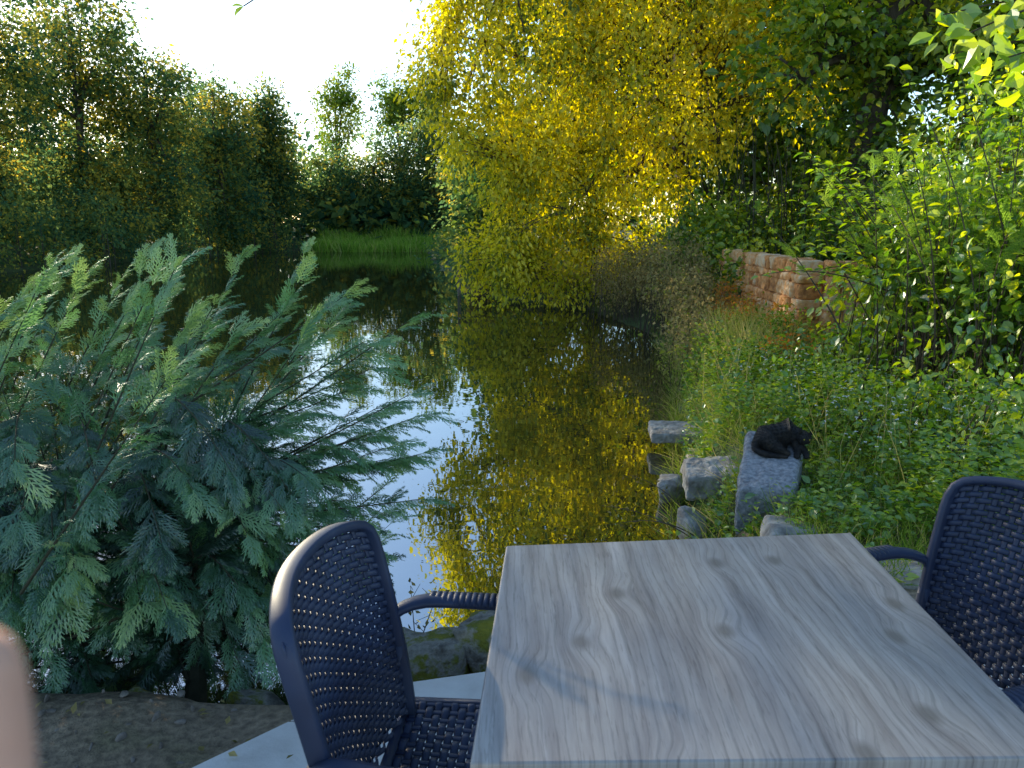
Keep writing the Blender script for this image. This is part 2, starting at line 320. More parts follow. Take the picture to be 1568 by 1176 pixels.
bush('bramble_bush',[(2.9,4.9,.1,.6,.55,.38),(3.3,4.2,.2,.7,.5,.42),(2.6,6.2,.05,.5,.8,.35)],240,30,.042,M_mid,.14,.3,bigV,bigF,.5)
bush('nettle_patch',[(2.35,7.6,-.05,.4,1.1,.32),(2.3,6.4,-.1,.35,.8,.3),(2.8,9.0,.0,.5,.8,.3),(3.1,8.4,.15,.3,.4,.4)],290,40,.042,M_grass,.14,.3,leafV,leafF,.55)
bush('autumn_shrub',[(3.0,9.6,.05,.4,.5,.35),(3.2,10.9,.2,.25,.7,.4),(2.9,7.6,.1,.3,.3,.3),(3.25,9.0,.25,.15,.3,.3)],130,40,.05,M_red,.14,.3,leafV,leafF,.5)
bush('dry_shrub',[(2.75,11.8,.3,.45,.9,.5),(2.9,13.8,.5,.6,1.4,.7),(2.5,16,.4,.9,1.0,.65),(1.6,18.6,.2,1.0,.7,.5),(2.2,9.2,-.1,.3,.7,.3),(-.6,21.4,0,.8,.5,.5),(2.5,10.4,0,.35,.6,.4)],460,55,.05,M_dry,.2,.5,leafV,leafF,.5,shape=(.8,.8,1.3))
bush('ivy_mass',[(3.60,12.2,.75,.28,.8,.5),(4.9,15.4,1.0,1.4,1.0,1.1),(6.5,13,1.0,1.6,1.2,1.2),(3.6,14.6,.9,.8,.8,1.0)],350,50,.08,M_ivy,.22,.3,bigV,bigF,.5)
g=Geo();P=[];D=[];
for k in range(90):
    if k<56: b=np.array([3.1+1.9*R.random(),5.2+1.8*R.random(),.4]);e=b+np.array([R.normal()*.35-.15,R.normal()*.3,.9+1.3*R.random()])
    else: b=np.array([3.35+.6*R.random(),6.3+.8*R.random(),.8]);e=b+np.array([-.5-.75*R.random(),R.normal()*.3,.15+1.1*R.random()])
    m_=(b+e)/2+np.array([R.normal()*.1,0,.25]);c=bez(b,m_,e,14);tube(g,c,np.linspace(.009,.002,14),4,mat=0)
    for j in range(3,14):
        for s in (0,1):
            dd=nrm(np.array([math.cos(j*2.4+s*3.1),math.sin(j*2.4+s*3.1),-.1+.3*R.normal()]));P.append(c[j]+dd*.012);D.append(dd)
P=np.array(P);D=np.array(D);n=len(P)
scatter(g,bigV,bigF,frames(D,rvec(n)*.5+np.array([0,0,1]))*(.072*(.6+.7*R.random(n)))[:,None,None],P,np.clip(.6+R.normal(size=n)*.2,0,1),1)
g.build('hazel_shoots',[M_twig,M_mid])
g=Geo();P=[];D=[]
for k in range(52):
    b=np.array([3.55+R.normal()*.22,6.1+R.normal()*.3,.2]);e=b+np.array([R.normal()*.4,R.normal()*.4,.9+.9*R.random()])
    c=bez(b,(b+e)/2+np.array([0,0,.3]),e,12);tube(g,c,np.linspace(.010,.002,12),3,mat=0,cap=False)
    for j in range(3,12):
        for s in range(2): P.append(c[j]);D.append(nrm(np.array([R.normal(),R.normal(),.9])))
sprays(g,np.array(P),np.array(D),.16,.55,1,1.0);g.build('tamarisk_bush',[M_twig,leafmat('feathery_green',[(.09,.18,.04),(.18,.3,.05),(.28,.38,.08)],.45,0)])
g=Geo()
for k in range(60):
    x=3.9+2.2*R.random();y=14.4+1.8*R.random();h=2.0+1.6*R.random()
    tube(g,bez((x,y,-.1),(x,y,h*.6),(x+R.normal()*.3,y+R.normal()*.3,h),7),np.linspace(.016,.006,7),5)
g.build('bare_stem_thicket',[noisemat('dark_stem',[(.3,(.04,.045,.025)),(.7,(.08,.08,.05))],8)])
def offslab(x,y): return ~((x>1.2+.45*(y-3.9))&(x<1.58+.45*(y-3.9))&(y>3.85)&(y<4.62))&~((x>1.18)&(x<1.56)&(y>4.72)&(y<5.2))
g=Geo();n=60000;x=.8+5.5*R.random(n);y=3.0+11*R.random(n)**1.5;s=sdist(x,y);k=(s>.02)&(s<3.5)&offslab(x,y);x,y=x[k],y[k]
w=wob(x,y,2.5);k=(w>-.5);x,y,w=x[k],y[k],w[k]
blades(g,np.stack([x,y,gz(x,y)-.01],-1),.17,.0045,.6,.55,tv=.28);
n=16000;x=.9+2.6*R.random(n);y=3.1+9*R.random(n);s=sdist(x,y);k=(s>-.12)&(s<.5)&offslab(x,y)&(y>3.9);x,y=x[k],y[k];blades(g,np.stack([x,y,np.maximum(gz(x,y),WZ)-.01],-1),.26,.005,.8,.7)
n=1500;x=2.45+.7*R.random(n);y=8.0+1.6*R.random(n);blades(g,np.stack([x,y,gz(x,y)],-1),.55,.008,.4,.85)
n=800;x=1.7+3.0*R.random(n);y=3.9+6*R.random(n);s=sdist(x,y);k=(s>.1)&offslab(x,y);x,y=x[k],y[k];P=np.stack([x,y,gz(x,y)],-1);blades(g,P,.62,.005,.3,.98,tv=.05)
g.build('bank_grass',[M_grass])
g=Geo();P=[];D=[];TT=[];n=5600;x=1.0+3.6*R.random(n);y=3.0+7*R.random(n)**1.25;s=sdist(x,y);w=wob(x+3,y,1.6)
k=(s>.0)&offslab(x,y)&~((x<2.2)&(y<3.4)&(R.random(n)<.8));x,y,w=x[k],y[k],w[k];z=gz(x,y)
for a,b,c,ww in zip(x,y,z,w):
    h=(.09+.24*R.random()+.26*max(0,ww))*(.5 if b<5.2 and a<2.1 else 1.15);top=np.array([a+R.normal()*.05,b+R.normal()*.05,c+h])
    m=int(4+h*24);tt=R.random();sc=.6+.9*R.random()
    for j in range(m):
        f=(j+1)/m;dd=np.array([math.cos(j*2.4+tt*6),math.sin(j*2.4+tt*6),.15+.3*R.normal()]);P.append(np.array([a,b,c])*(1-f)+top*f);D.append(dd);TT.append((.15+.75*tt,sc))
P=np.array(P);D=np.array(D);TT=np.array(TT);n=len(P);scatter(g,bigV,bigF,frames(D,rvec(n)*.5+np.array([0,0,1]))*(.038*TT[:,1]*(.5+.8*R.random(n)))[:,None,None],P,np.clip(TT[:,0]+R.normal(size=n)*.12,0,1),0)
g.build('bank_weeds',[M_mid])
g=Geo();n=320;x=1.9+1.6*R.random(n);y=4.0+2.6*R.random(n);P=np.stack([x,y,gz(x,y)+.2+.3*R.random(n)],-1)
PP=np.repeat(P,5,0);nn=len(PP);scatter(g,leafV,leafF,frames(rvec(nn)*np.array([1,1,.3]),rvec(nn)*.3+np.array([0,-.5,1]))*.014,PP,R.random(nn),0)
for p in P: tube(g,[(p[0],p[1],p[2]-.4),tuple(p)],.0015,3,.5,1,False)
g.build('white_wildflowers',[M_flower,M_grass])

# ---------------------------------------------------------------- rocks
import bmesh
def rockgeo(g,c,r,seed,tint=.5,mat=0,blocky=.5,sub=4,rough=1.0):
    bm=bmesh.new();bmesh.ops.create_icosphere(bm,subdivisions=sub,radius=1)
    v=np.array([q.co[:] for q in bm.verts]);f=np.array([[w.index for w in q.verts] for q in bm.faces]);bm.free()
    v=np.sign(v)*np.abs(v)**(1-blocky*.55)
    rr=np.random.default_rng(seed);ph=rr.random(6)*6
    d=.10*np.sin(v[:,0]*3+ph[0]+v[:,2]*2)+.09*np.sin(v[:,1]*3.7+ph[1])+.06*np.sin(v[:,2]*5+v[:,0]*4+ph[2])+.035*np.sin(v[:,0]*9+v[:,1]*8+ph[3])+.02*np.sin(v[:,2]*17+v[:,1]*15+ph[4])
    d=d*rough
    v=v*(1+d)[:,None]
    for q in range(9 if rough>.9 else 0):
        nn=rr.normal(size=3);nn/=np.linalg.norm(nn);h=.58+.24*rr.random();e=v@nn-h;v=v-np.where(e>0,e*.85,0)[:,None]*nn
    v=v*np.array(r);a=rr.random()*.8-.4;a=a if rough>.9 else 0;ca,sa=math.cos(a),math.sin(a)
    v=v@np.array([[ca,sa,0],[-sa,ca,0],[0,0,1]])+np.array(c);g.add(v,f,np.full(len(f),3),tint,mat)
def rocks(name,L_,m,blocky=.5):
    g=Geo()
    for k,(c,r) in enumerate(L_): rockgeo(g,c,r,int(abs(c[0])*1000+c[1]*37),blocky=blocky)
    return g.build(name,[m],smooth=True)
rocks('mossy_rocks',[((-.32,2.50,-.15),(.19,.14,.14)),((-.06,2.54,-.12),(.18,.14,.15)),((.2,2.54,-.13),(.19,.15,.14)),((-.62,2.45,-.24),(.19,.13,.13)),((.5,2.58,-.12),(.2,.15,.14)),((-.9,2.40,-.25),(.12,.1,.09)),((.8,2.7,-.15),(.18,.18,.14)),((-1.15,2.15,-.2),(.07,.06,.05)),((-1.3,2.35,-.22),(.1,.08,.06)),((-.95,2.1,-.15),(.05,.04,.035))],M_moss,.7)
rocks('edging_rocks',[((1.38,3.5,-.10),(.2,.13,.10)),((1.62,3.22,-.09),(.17,.14,.10)),((1.86,3.0,-.09),(.22,.15,.11)),((2.15,2.83,-.09),(.19,.14,.12)),((1.05,3.2,-.25),(.2,.2,.16)),((1.02,3.85,-.42),(.12,.24,.14))],M_stone,.8)
rocks('bank_stones',[((1.14,4.5,-.42),(.10,.18,.12)),((1.20,5.35,-.48),(.10,.16,.10)),((1.42,5.5,-.38),(.14,.10,.08)),((1.56,5.95,-.45),(.12,.14,.09))],M_stone,1.0)
def slab(name,corners_top,th,m,bev=.012,st=.022):
    g=Geo();t=np.array(corners_top,float);b=t.copy();b[:,2]-=th
    v=np.concatenate([b,t]);g.add(v,np.array([0,3,2,1, 4,5,6,7, 0,1,5,4, 1,2,6,5, 2,3,7,6, 3,0,4,7]),[4]*6)
    o=g.build(name,[m]);md=o.modifiers.new('b','BEVEL');md.width=bev;md.segments=3
    md=o.modifiers.new('s','SUBSURF');md.subdivision_type='SIMPLE';md.levels=md.render_levels=5
    tx=bpy.data.textures.new('rough','CLOUDS');tx.noise_scale=.08;md=o.modifiers.new('d','DISPLACE');md.texture=tx;md.strength=st;md.mid_level=.5
    return o
slab('waterside_slab',[(1.22,6.42,-.36),(1.78,6.3,-.34),(1.82,6.72,-.32),(1.27,6.85,-.35)],.09,M_stone,.02)
slab('limestone_block',[(1.16,4.78,-.20),(1.50,4.74,-.17),(1.56,5.12,-.15),(1.22,5.20,-.19)],.16,M_stone,.02,.035)
slab('granite_block',[(1.235,3.97,.03),(1.52,3.86,.04),(1.80,4.50,.19),(1.47,4.60,.18)],.30,M_slab,.03)

# stone wall
g=Geo();rs=np.random.default_rng(3)
def wallrun(p0,p1,z0,z1,nrmv):
    p0=np.array(p0);p1=np.array(p1);L_=np.linalg.norm(p1-p0);d=(p1-p0)/L_;z=z0
    while z<z1-.05:
        h=.09+.12*rs.random();u=-.1*rs.random()
        if z+h>z1-.04: h=z1-z
        while u<L_:
            w=.10+.30*rs.random();hh=h*(.96+.10*rs.random());c=p0+d*(u+w/2);cc=np.array([c[0],c[1],z+h/2])+np.array([*nrmv,0])*(.035*rs.random())
            a=math.atan2(d[1],d[0]);bx=Geo();rockgeo(bx,(0,0,0),(w*.52,.15,hh*.53),int(rs.integers(9999)),blocky=1.2,sub=3,rough=.5)
            v=bx.v[0];v=v@np.array([[math.cos(a),math.sin(a),0],[-math.sin(a),math.cos(a),0],[0,0,1]])+cc
            g.add(v,bx.l[0],bx.n[0],rs.random(),0);u+=w*.99
        z+=h*.98
wallrun((3.65,9.3),(3.8,13.3),-.3,1.0,(-1,0));wallrun((3.85,9.2),(8.5,8.9),-.3,1.0,(0,-1))
def box(g,lo,hi,mat=0):
    x0,y0,z0=lo;x1,y1,z1=hi
    g.add([(x0,y0,z0),(x1,y0,z0),(x1,y1,z0),(x0,y1,z0),(x0,y0,z1),(x1,y0,z1),(x1,y1,z1),(x0,y1,z1)],np.array([0,3,2,1,4,5,6,7,0,1,5,4,1,2,6,5,2,3,7,6,3,0,4,7]),[4]*6,.5,mat)
box(g,(3.66,9.3,-.4),(3.95,13.2,.95),1);box(g,(3.96,9.02,-.4),(8.5,9.25,.95),1)
def wallmat():
    m,nt,o=newmat('sunlit_wall_stone');L=nt.links.new
    p=nt.nodes.new('ShaderNodeBsdfPrincipled');a=nt.nodes.new('ShaderNodeAttribute');a.attribute_name='tint';tc=nt.nodes.new('ShaderNodeTexCoord')
    n=nt.nodes.new('ShaderNodeTexNoise');n.inputs['Scale'].default_value=14;n.inputs['Detail'].default_value=8;L(tc.outputs['Object'],n.inputs[0])
    ad=nt.nodes.new('ShaderNodeMath');ad.operation='MULTIPLY_ADD';L(a.outputs['Fac'],ad.inputs[0]);ad.inputs[1].default_value=.5;L(n.outputs['Fac'],ad.inputs[2])
    r=ramp(nt,[(.35,(.26,.10,.035)),(.6,(.62,.26,.075)),(.8,(.74,.38,.15)),(1,(.76,.54,.32))]);L(ad.outputs[0],r.inputs[0]);L(r.outputs[0],p.inputs['Base Color']);p.inputs['Roughness'].default_value=.95  # orange of the low sun worked into the stone colours
    b=nt.nodes.new('ShaderNodeBump');b.inputs['Strength'].default_value=1;b.inputs['Distance'].default_value=.03;L(n.outputs['Fac'],b.inputs['Height']);L(b.outputs[0],p.inputs['Normal']);L(p.outputs[0],o.inputs[0]);return m
g.build('stone_wall',[wallmat(),noisemat('mortar',[(.3,(.34,.18,.09)),(.7,(.55,.34,.19))],12)],smooth=True)

g=Geo()
for k in range(4): box(g,(-1.55+k*.15,21.2,.22),(-1.42+k*.15,22.2,.25))
for x in(-1.5,-1.0):
    for y in(21.3,22.1): tube(g,[(x,y,-1.2),(x,y,.21)],.025,7)
g.build('wooden_landing',[noisemat('weathered_wood',[(.3,(.12,.10,.09)),(.7,(.24,.21,.19))],10,mapscale=(5,.6,5))])

# ---------------------------------------------------------------- thuja in the foreground
g=Geo();bases=[np.array([-1.75,2.75,-.45]),np.array([-2.5,2.95,-.4]),np.array([-1.25,2.62,-.42]),np.array([-3.3,3.2,-.4])]
P=[];D=[];TT=[]
for b in bases:
    tube(g,bez(b+np.array([0,0,-.15]),b+np.array([.05,.1,.4]),b+np.array([-.1,.3,.8]),8),np.linspace(.05,.012,8),7,mat=0)
def limb(b,e,n=16,sag=.12,r=.012,tb=.5,up=.0,f0=.22):
    L_=np.linalg.norm(e-b);m_=b+(e-b)*.5+np.array([0,0,-sag*L_]) ;c=bez(b,m_,e,n);tube(g,c,np.linspace(r,.0015,n),4,mat=0,cap=False)
    tg=nrm(np.gradient(c,axis=0))
    for j in range(int(n*f0),n):
        for s in (-1,1) if j<n-1 else (-1,0,1):
            sd=np.cross(tg[j],[0,0,1]);sd/=max(np.linalg.norm(sd),.01)
            f=j/(n-1)
            d=tg[j]*(.8+.4*f)+sd*s*(.8-.4*f)+R.normal(size=3)*.25+np.array([0,0,-.22+up])
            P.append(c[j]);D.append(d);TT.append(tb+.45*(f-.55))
for k in range(225):
    d=rvec(1)[0];rr_=.65+.4*R.random();e=np.array([-2.25,3.3,.10])+d*np.array([1.75,.95,.88])*rr_
    if e[1]<2.2 or e[2]<-.35: e[1]=max(e[1],2.3);e[2]=max(e[2],-.3)
    b=bases[int(np.argmin([abs(q[0]-e[0]*.8-.3)+R.random()*.5 for q in bases]))]+np.array([0,R.random()*.2,.1+.5*R.random()])
    limb(b,e,14,.10,.007,.40+R.normal()*.2)
for k in range(80):
    x_=-3.0+2.1*R.random();y_=2.30+.3*R.random()+.12*abs(x_+1.7);z_=-.25+.95*R.random()
    e=np.array([x_+.15,y_,z_]);b=np.array([x_*.9-.3,y_+.35+.25*R.random(),z_-.05+.25*R.random()])
    limb(b,e,10,-.12,.004,.40+R.normal()*.2,-.05,.0)
for e in [(-.38,3.05,.52),(-.48,3.2,.70),(-.60,3.3,.84),(-.43,2.95,.38),(-.62,2.9,.25),(-.80,3.4,1.02),(-1.1,3.5,1.08),(-.75,2.85,.1),(-.55,3.1,.60),(-.9,3.0,.7),(-.72,3.4,1.14),(-.95,2.8,-.05),(-1.4,3.3,1.05),(-1.0,3.2,.5),(-.8,3.1,.4),(-.52,3.0,.55),(-.7,3.2,.72),(-.66,3.0,.33),(-1.2,3.2,.95),(-.6,3.15,.45),(-.7,2.95,.15),(-.85,2.9,.28),(-.95,3.1,.62),(-.58,3.25,.62),(-.48,3.1,.44),(-.62,3.3,.93),(-.8,3.0,.02),(-.55,3.4,1.0),(-.42,3.15,.62)]:
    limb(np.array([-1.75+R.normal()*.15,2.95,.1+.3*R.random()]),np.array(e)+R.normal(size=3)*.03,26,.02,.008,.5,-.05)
for k in range(70):
    x_=-4.4+3.5*R.random();e=np.array([x_,3.4+R.normal()*.4,.94+.36*R.random()+.08*(x_<-2)]);limb(np.array([e[0]-.5,e[1]-.1,.25]),e,13,0,.006,.62+.22*(x_<-1.9),.05)
P=np.array(P);D=np.array(D);k=P[:,1]>2.0;P=P[k];D=D[k];TT=np.array(TT)[k]
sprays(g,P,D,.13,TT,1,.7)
g.build('thuja_bush',[M_tstem,M_thuja])

g=Geo();tube(g,[(3.9,2.0,-.2),(3.8,2.1,1.5),(3.6,2.2,3.2)],[.16,.13,.08],9)
lims=[bez((3.7,2.1,2.2),(2.2,2.5,2.4),(1.36,2.5,2.0),16),bez((3.7,2.1,2.4),(2.2,2.3,2.3),(1.47,2.3,1.86),16),bez((3.65,2.2,2.9),(1.2,2.5,3.3),(-.85,2.6,2.12),20),bez((3.7,2.1,2.0),(2.4,2.7,2.2),(1.52,2.8,2.02),16),bez((3.7,2.1,2.0),(2.3,2.4,2.2),(1.5,2.5,1.94),16),bez((3.7,2.1,2.0),(2.4,2.4,2.3),(1.42,2.7,2.12),16)]
P=[];D=[]
for li,c in enumerate(lims):
    tube(g,c,np.linspace(.02,.002,len(c)),5)
    for j in range(5,len(c)):
        for s in range(6 if li!=2 else 2):P.append(c[j]+R.normal(size=3)*(.03 if li!=2 else 0));D.append((np.array([R.normal()*.8-.3,R.normal()*.6,-.5+R.normal()*.3]),.08 if li!=2 else .045))
sz=np.array([q[1] for q in D]);D=np.array([q[0] for q in D]);P=np.array(P);n=len(P);scatter(g,bigV,bigF,frames(D,rvec(n)+np.array([0,-.6,.6]))*(sz*(.6+.6*R.random(n)))[:,None,None],P,np.clip(.65+R.normal(size=n)*.2,0,1),1)
g.build('cherry_tree',[M_bark,M_mid])

g=Geo()
for b,e in [((-.45,2.6,-.5),(-.28,2.75,.05)),((-.2,2.6,-.5),(-.02,2.95,-.05)),((-.35,2.6,-.5),(-.42,2.9,-.02)),((.35,2.9,-.6),(.62,3.6,-.25)),((1.1,4.2,-.4),(.55,4.4,-.25)),((1.1,4.3,-.4),(.6,4.0,-.2)),((1.15,4.6,-.4),(.75,4.7,-.15)),((-.1,2.6,-.4),(.0,2.8,.1)),((.9,3.7,-.4),(.4,3.7,-.3))]:
    b=np.array(b);e=np.array(e);c=bez(b,(b+e)/2+np.array([0,0,.1]),e,9);tube(g,c,np.linspace(.004,.001,9),4)
    for j in range(3,9):
        d=nrm(R.normal(size=3));tube(g,[c[j],c[j]+d*.07],[.0015,.001],3,cap=False)
        scatter(g,leafV,leafF,frames(rvec(2),rvec(2))*.028,c[j]+R.normal(size=(2,3))*.02,np.array([.0,.3]),1)
g.build('bare_twigs',[M_twig,M_dry])

# ---------------------------------------------------------------- patio
M_tile=noisemat('pale_paving',[(.3,(.44,.42,.39)),(.55,(.56,.54,.51)),(.7,(.62,.60,.57))],5,.75,.12,bscale=90)
g=Geo()
def poly(g,pts,z0,z1):
    n=len(pts);v=[(x,y,z0) for x,y in pts]+[(x,y,z1) for x,y in pts]
    l=list(range(n))[::-1]+list(range(n,2*n));s=[n,n]
    for k in range(n): l+= [k,(k+1)%n,(k+1)%n+n,k+n];s.append(4)
    g.add(v,l,s)
xs_=[-1.25,-.345,.26,.865,1.47,2.08,2.7];ys_=[-3,-2.2,-1.6,-1.0,-.4,.2,.8,1.4,2.0,2.3]
pl=empty('patio')
for a,b in zip(xs_[:-1],xs_[1:]):
    for c,d in zip(ys_[:-1],ys_[1:]):
        c_=c+.003;d_=d-.003;a_=a+.003;b_=b-.003
        if a<-.9 and c==1.4: poly(g,[(-1.247,c_),(b_,c_),(b_,d_),(-.665,d_),(-1.247,1.447)],-.055,0)
        elif a<-.9 and c==2.0: poly(g,[(-.658,c_),(b_,c_),(b_,2.19),(-.53,2.12)],-.055,0)
        elif a<-.3 and c==2.0: poly(g,[(a_,c_),(b_,c_),(b_,2.34),(a_,2.192)],-.055,0)
        else: poly(g,[(a_,c_),(b_,c_),(b_,d_),(a_,d_)],-.055,0)
g.build('paving_tiles',[M_tile],pl)
g=Geo()
poly(g,[(-1.23,-3),(2.68,-3),(2.68,2.28),(.24,2.28),(-.5,2.1),(-1.23,1.43)],-.12,-.008);g.build('mortar_bed',[noisemat('dark_grout',[(.3,(.1,.09,.08)),(.7,(.2,.18,.16))],20)],pl)
g=Geo();n=150;x=-2.0+2.7*R.random(n);y=1.4+.9*R.random(n);on=(x>-1.25)&(y<.94*x+2.6);zz=np.where(on,.012,gz(x,y)+.012);keep=~on|(R.random(n)<.3);x,y,zz=x[keep],y[keep],zz[keep];n=len(x);scatter(g,leafV,leafF,frames(rvec(n)*np.array([1,1,.15]),rvec(n)*.3+np.array([0,0,1]))*(.03*(.5+.8*R.random(n)))[:,None,None],np.stack([x,y,zz],-1),R.random(n)*.6,0)
n=300;x=-2+3.5*R.random(n);y=3+6*R.random(n);k=sdist(x,y)<-.1;x,y=x[k],y[k];n=len(x)
scatter(g,leafV,leafF,frames(rvec(n)*np.array([1,1,.02]),np.tile([0,0,1.],(n,1)))*(.018*(.4+.8*R.random(n)))[:,None,None],np.stack([x,y,np.full(n,WZ+.004)],-1),R.random(n),0)
g.build('fallen_leaves',[M_dry])
g=Geo()
for k in range(170):
    x=-2.3+1.5*R.random();y=1.4+1.1*R.random()
    if y<.94*x+2.72 and x>-1.3: continue
    rockgeo(g,(x,y,float(gz(x,y))),tuple(.005+.018*R.random(3)**2),k,sub=2)
g.build('gravel',[noisemat('earthy_gravel',[(.3,(.12,.10,.08)),(.7,(.28,.24,.20))],20)],smooth=True)

# ---------------------------------------------------------------- table
def tablemat():
    m,nt,o=newmat('grey_wood_laminate');L=nt.links.new
    p=nt.nodes.new('ShaderNodeBsdfPrincipled');tc=nt.nodes.new('ShaderNodeTexCoord')
    def math_(op,a,b,c=None):
        k=nt.nodes.new('ShaderNodeMath');k.operation=op
        for i_,v in enumerate((a,b,c)):
            if v is None: continue
            if isinstance(v,(int,float)): k.inputs[i_].default_value=v
            else: L(v,k.inputs[i_])
        return k.outputs[0]
    sx=nt.nodes.new('ShaderNodeSeparateXYZ');L(tc.outputs['Object'],sx.inputs[0])
    vo=nt.nodes.new('ShaderNodeTexVoronoi');vo.voronoi_dimensions='2D';vo.inputs['Scale'].default_value=1;mpv=nt.nodes.new('ShaderNodeMapping');mpv.inputs['Scale'].default_value=(5.2,3.4,1);mpv.inputs['Location'].default_value=(.3,.2,0);L(tc.outputs['Object'],mpv.inputs[0]);L(mpv.outputs[0],vo.inputs['Vector'])
    kr=nt.nodes.new('ShaderNodeMapRange');kr.inputs[1].default_value=0;kr.inputs[2].default_value=.32;kr.inputs[3].default_value=1;kr.inputs[4].default_value=0;kr.interpolation_type='SMOOTHSTEP';L(vo.outputs['Distance'],kr.inputs[0])
    n0=nt.nodes.new('ShaderNodeTexNoise');n0.inputs['Scale'].default_value=2.0;n0.inputs['Detail'].default_value=3;mp0=nt.nodes.new('ShaderNodeMapping');mp0.inputs['Scale'].default_value=(1.6,.8,1);L(tc.outputs['Object'],mp0.inputs[0]);L(mp0.outputs[0],n0.inputs[0])
    x2=math_('MULTIPLY_ADD',kr.outputs[0],.022,math_('MULTIPLY_ADD',n0.outputs['Fac'],.05,sx.outputs['X']))
    cb=nt.nodes.new('ShaderNodeCombineXYZ');L(x2,cb.inputs[0]);L(math_('MULTIPLY',sx.outputs['Y'],.06),cb.inputs[1])
    n1=nt.nodes.new('ShaderNodeTexNoise');n1.inputs['Scale'].default_value=34;n1.inputs['Detail'].default_value=9;n1.inputs['Roughness'].default_value=.68;L(cb.outputs[0],n1.inputs[0])
    wv=math_('SINE',math_('MULTIPLY',math_('ADD',x2,math_('MULTIPLY',n1.outputs['Fac'],.035)),380),0)
    wl=nt.nodes.new('ShaderNodeMapRange');wl.inputs[1].default_value=.75;wl.inputs[2].default_value=1;wl.inputs[3].default_value=1;wl.inputs[4].default_value=.70;L(wv,wl.inputs[0])
    mp5=nt.nodes.new('ShaderNodeMapping');mp5.inputs['Scale'].default_value=(7,2.2,1);L(tc.outputs['Object'],mp5.inputs[0]);n5=nt.nodes.new('ShaderNodeTexNoise');n5.inputs['Scale'].default_value=1;n5.inputs['Detail'].default_value=4;L(mp5.outputs[0],n5.inputs[0])
    mp4=nt.nodes.new('ShaderNodeMapping');mp4.inputs['Scale'].default_value=(260,22,1);L(tc.outputs['Object'],mp4.inputs[0])
    n4=nt.nodes.new('ShaderNodeTexNoise');n4.inputs['Scale'].default_value=1;n4.inputs['Detail'].default_value=2;L(mp4.outputs[0],n4.inputs[0]);r4=ramp(nt,[(.32,(.74,.73,.72)),(.40,(1.02,1.02,1.02))]);L(n4.outputs['Fac'],r4.inputs[0])
    r=ramp(nt,[(.30,(.16,.14,.125)),(.42,(.26,.24,.225)),(.55,(.335,.32,.30)),(.70,(.43,.415,.40))]);L(n1.outputs['Fac'],r.inputs[0])
    r3=ramp(nt,[(.32,(.70,.73,.79)),(.68,(1.18,1.12,1.05))]);L(n5.outputs['Fac'],r3.inputs[0])
    def mul(a,b,f):
        k=nt.nodes.new('ShaderNodeMixRGB');k.blend_type='MULTIPLY';k.inputs[0].default_value=f;L(a,k.inputs[1]);L(b,k.inputs[2]);return k.outputs[0]
    c=mul(mul(mul(r.outputs[0],r3.outputs[0],1),r4.outputs[0],.8),wl.outputs[0],.8)
    kc=nt.nodes.new('ShaderNodeMapRange');kc.inputs[1].default_value=.04;kc.inputs[2].default_value=.11;kc.inputs[3].default_value=.7;kc.inputs[4].default_value=0;L(vo.outputs['Distance'],kc.inputs[0])
    mk=nt.nodes.new('ShaderNodeMixRGB');mk.inputs[2].default_value=(.13,.11,.09,1);L(kc.outputs[0],mk.inputs[0]);L(c,mk.inputs[1])
    L(mk.outputs[0],p.inputs['Base Color']);p.inputs['Roughness'].default_value=.36;p.inputs['Specular IOR Level'].default_value=.55
    b=nt.nodes.new('ShaderNodeBump');b.inputs['Strength'].default_value=.4;b.inputs['Distance'].default_value=.002;L(n1.outputs['Fac'],b.inputs['Height']);L(b.outputs[0],p.inputs['Normal'])
    L(p.outputs[0],o.inputs[0]);return m
te=empty('outdoor_table',(0,0,0))
A=[(-.056,.878),(.744,.890),(.783,1.645),(-.013,1.572)]
g=Geo();poly(g,A,.722,.75);o=g.build('table_top',[tablemat()],te);md=o.modifiers.new('b','BEVEL');md.width=.004;md.segments=3
M_metal=noisemat('dark_metal',[(.3,(.03,.03,.035)),(.7,(.05,.05,.055))],20,.45,.05)
g=Geo();cen=np.array(A).mean(0)
for a in A:
    p=np.array(a)*.88+cen*.12;box(g,(p[0]-.025,p[1]-.025,0),(p[0]+.025,p[1]+.025,.68))
box(g,(.03,.96,.68),(.70,1.0,.719));box(g,(.03,1.46,.68),(.70,1.5,.719));box(g,(.03,1.003,.68),(.07,1.457,.719));box(g,(.66,1.003,.68),(.70,1.457,.719))
g.build('table_frame',[M_metal],te)

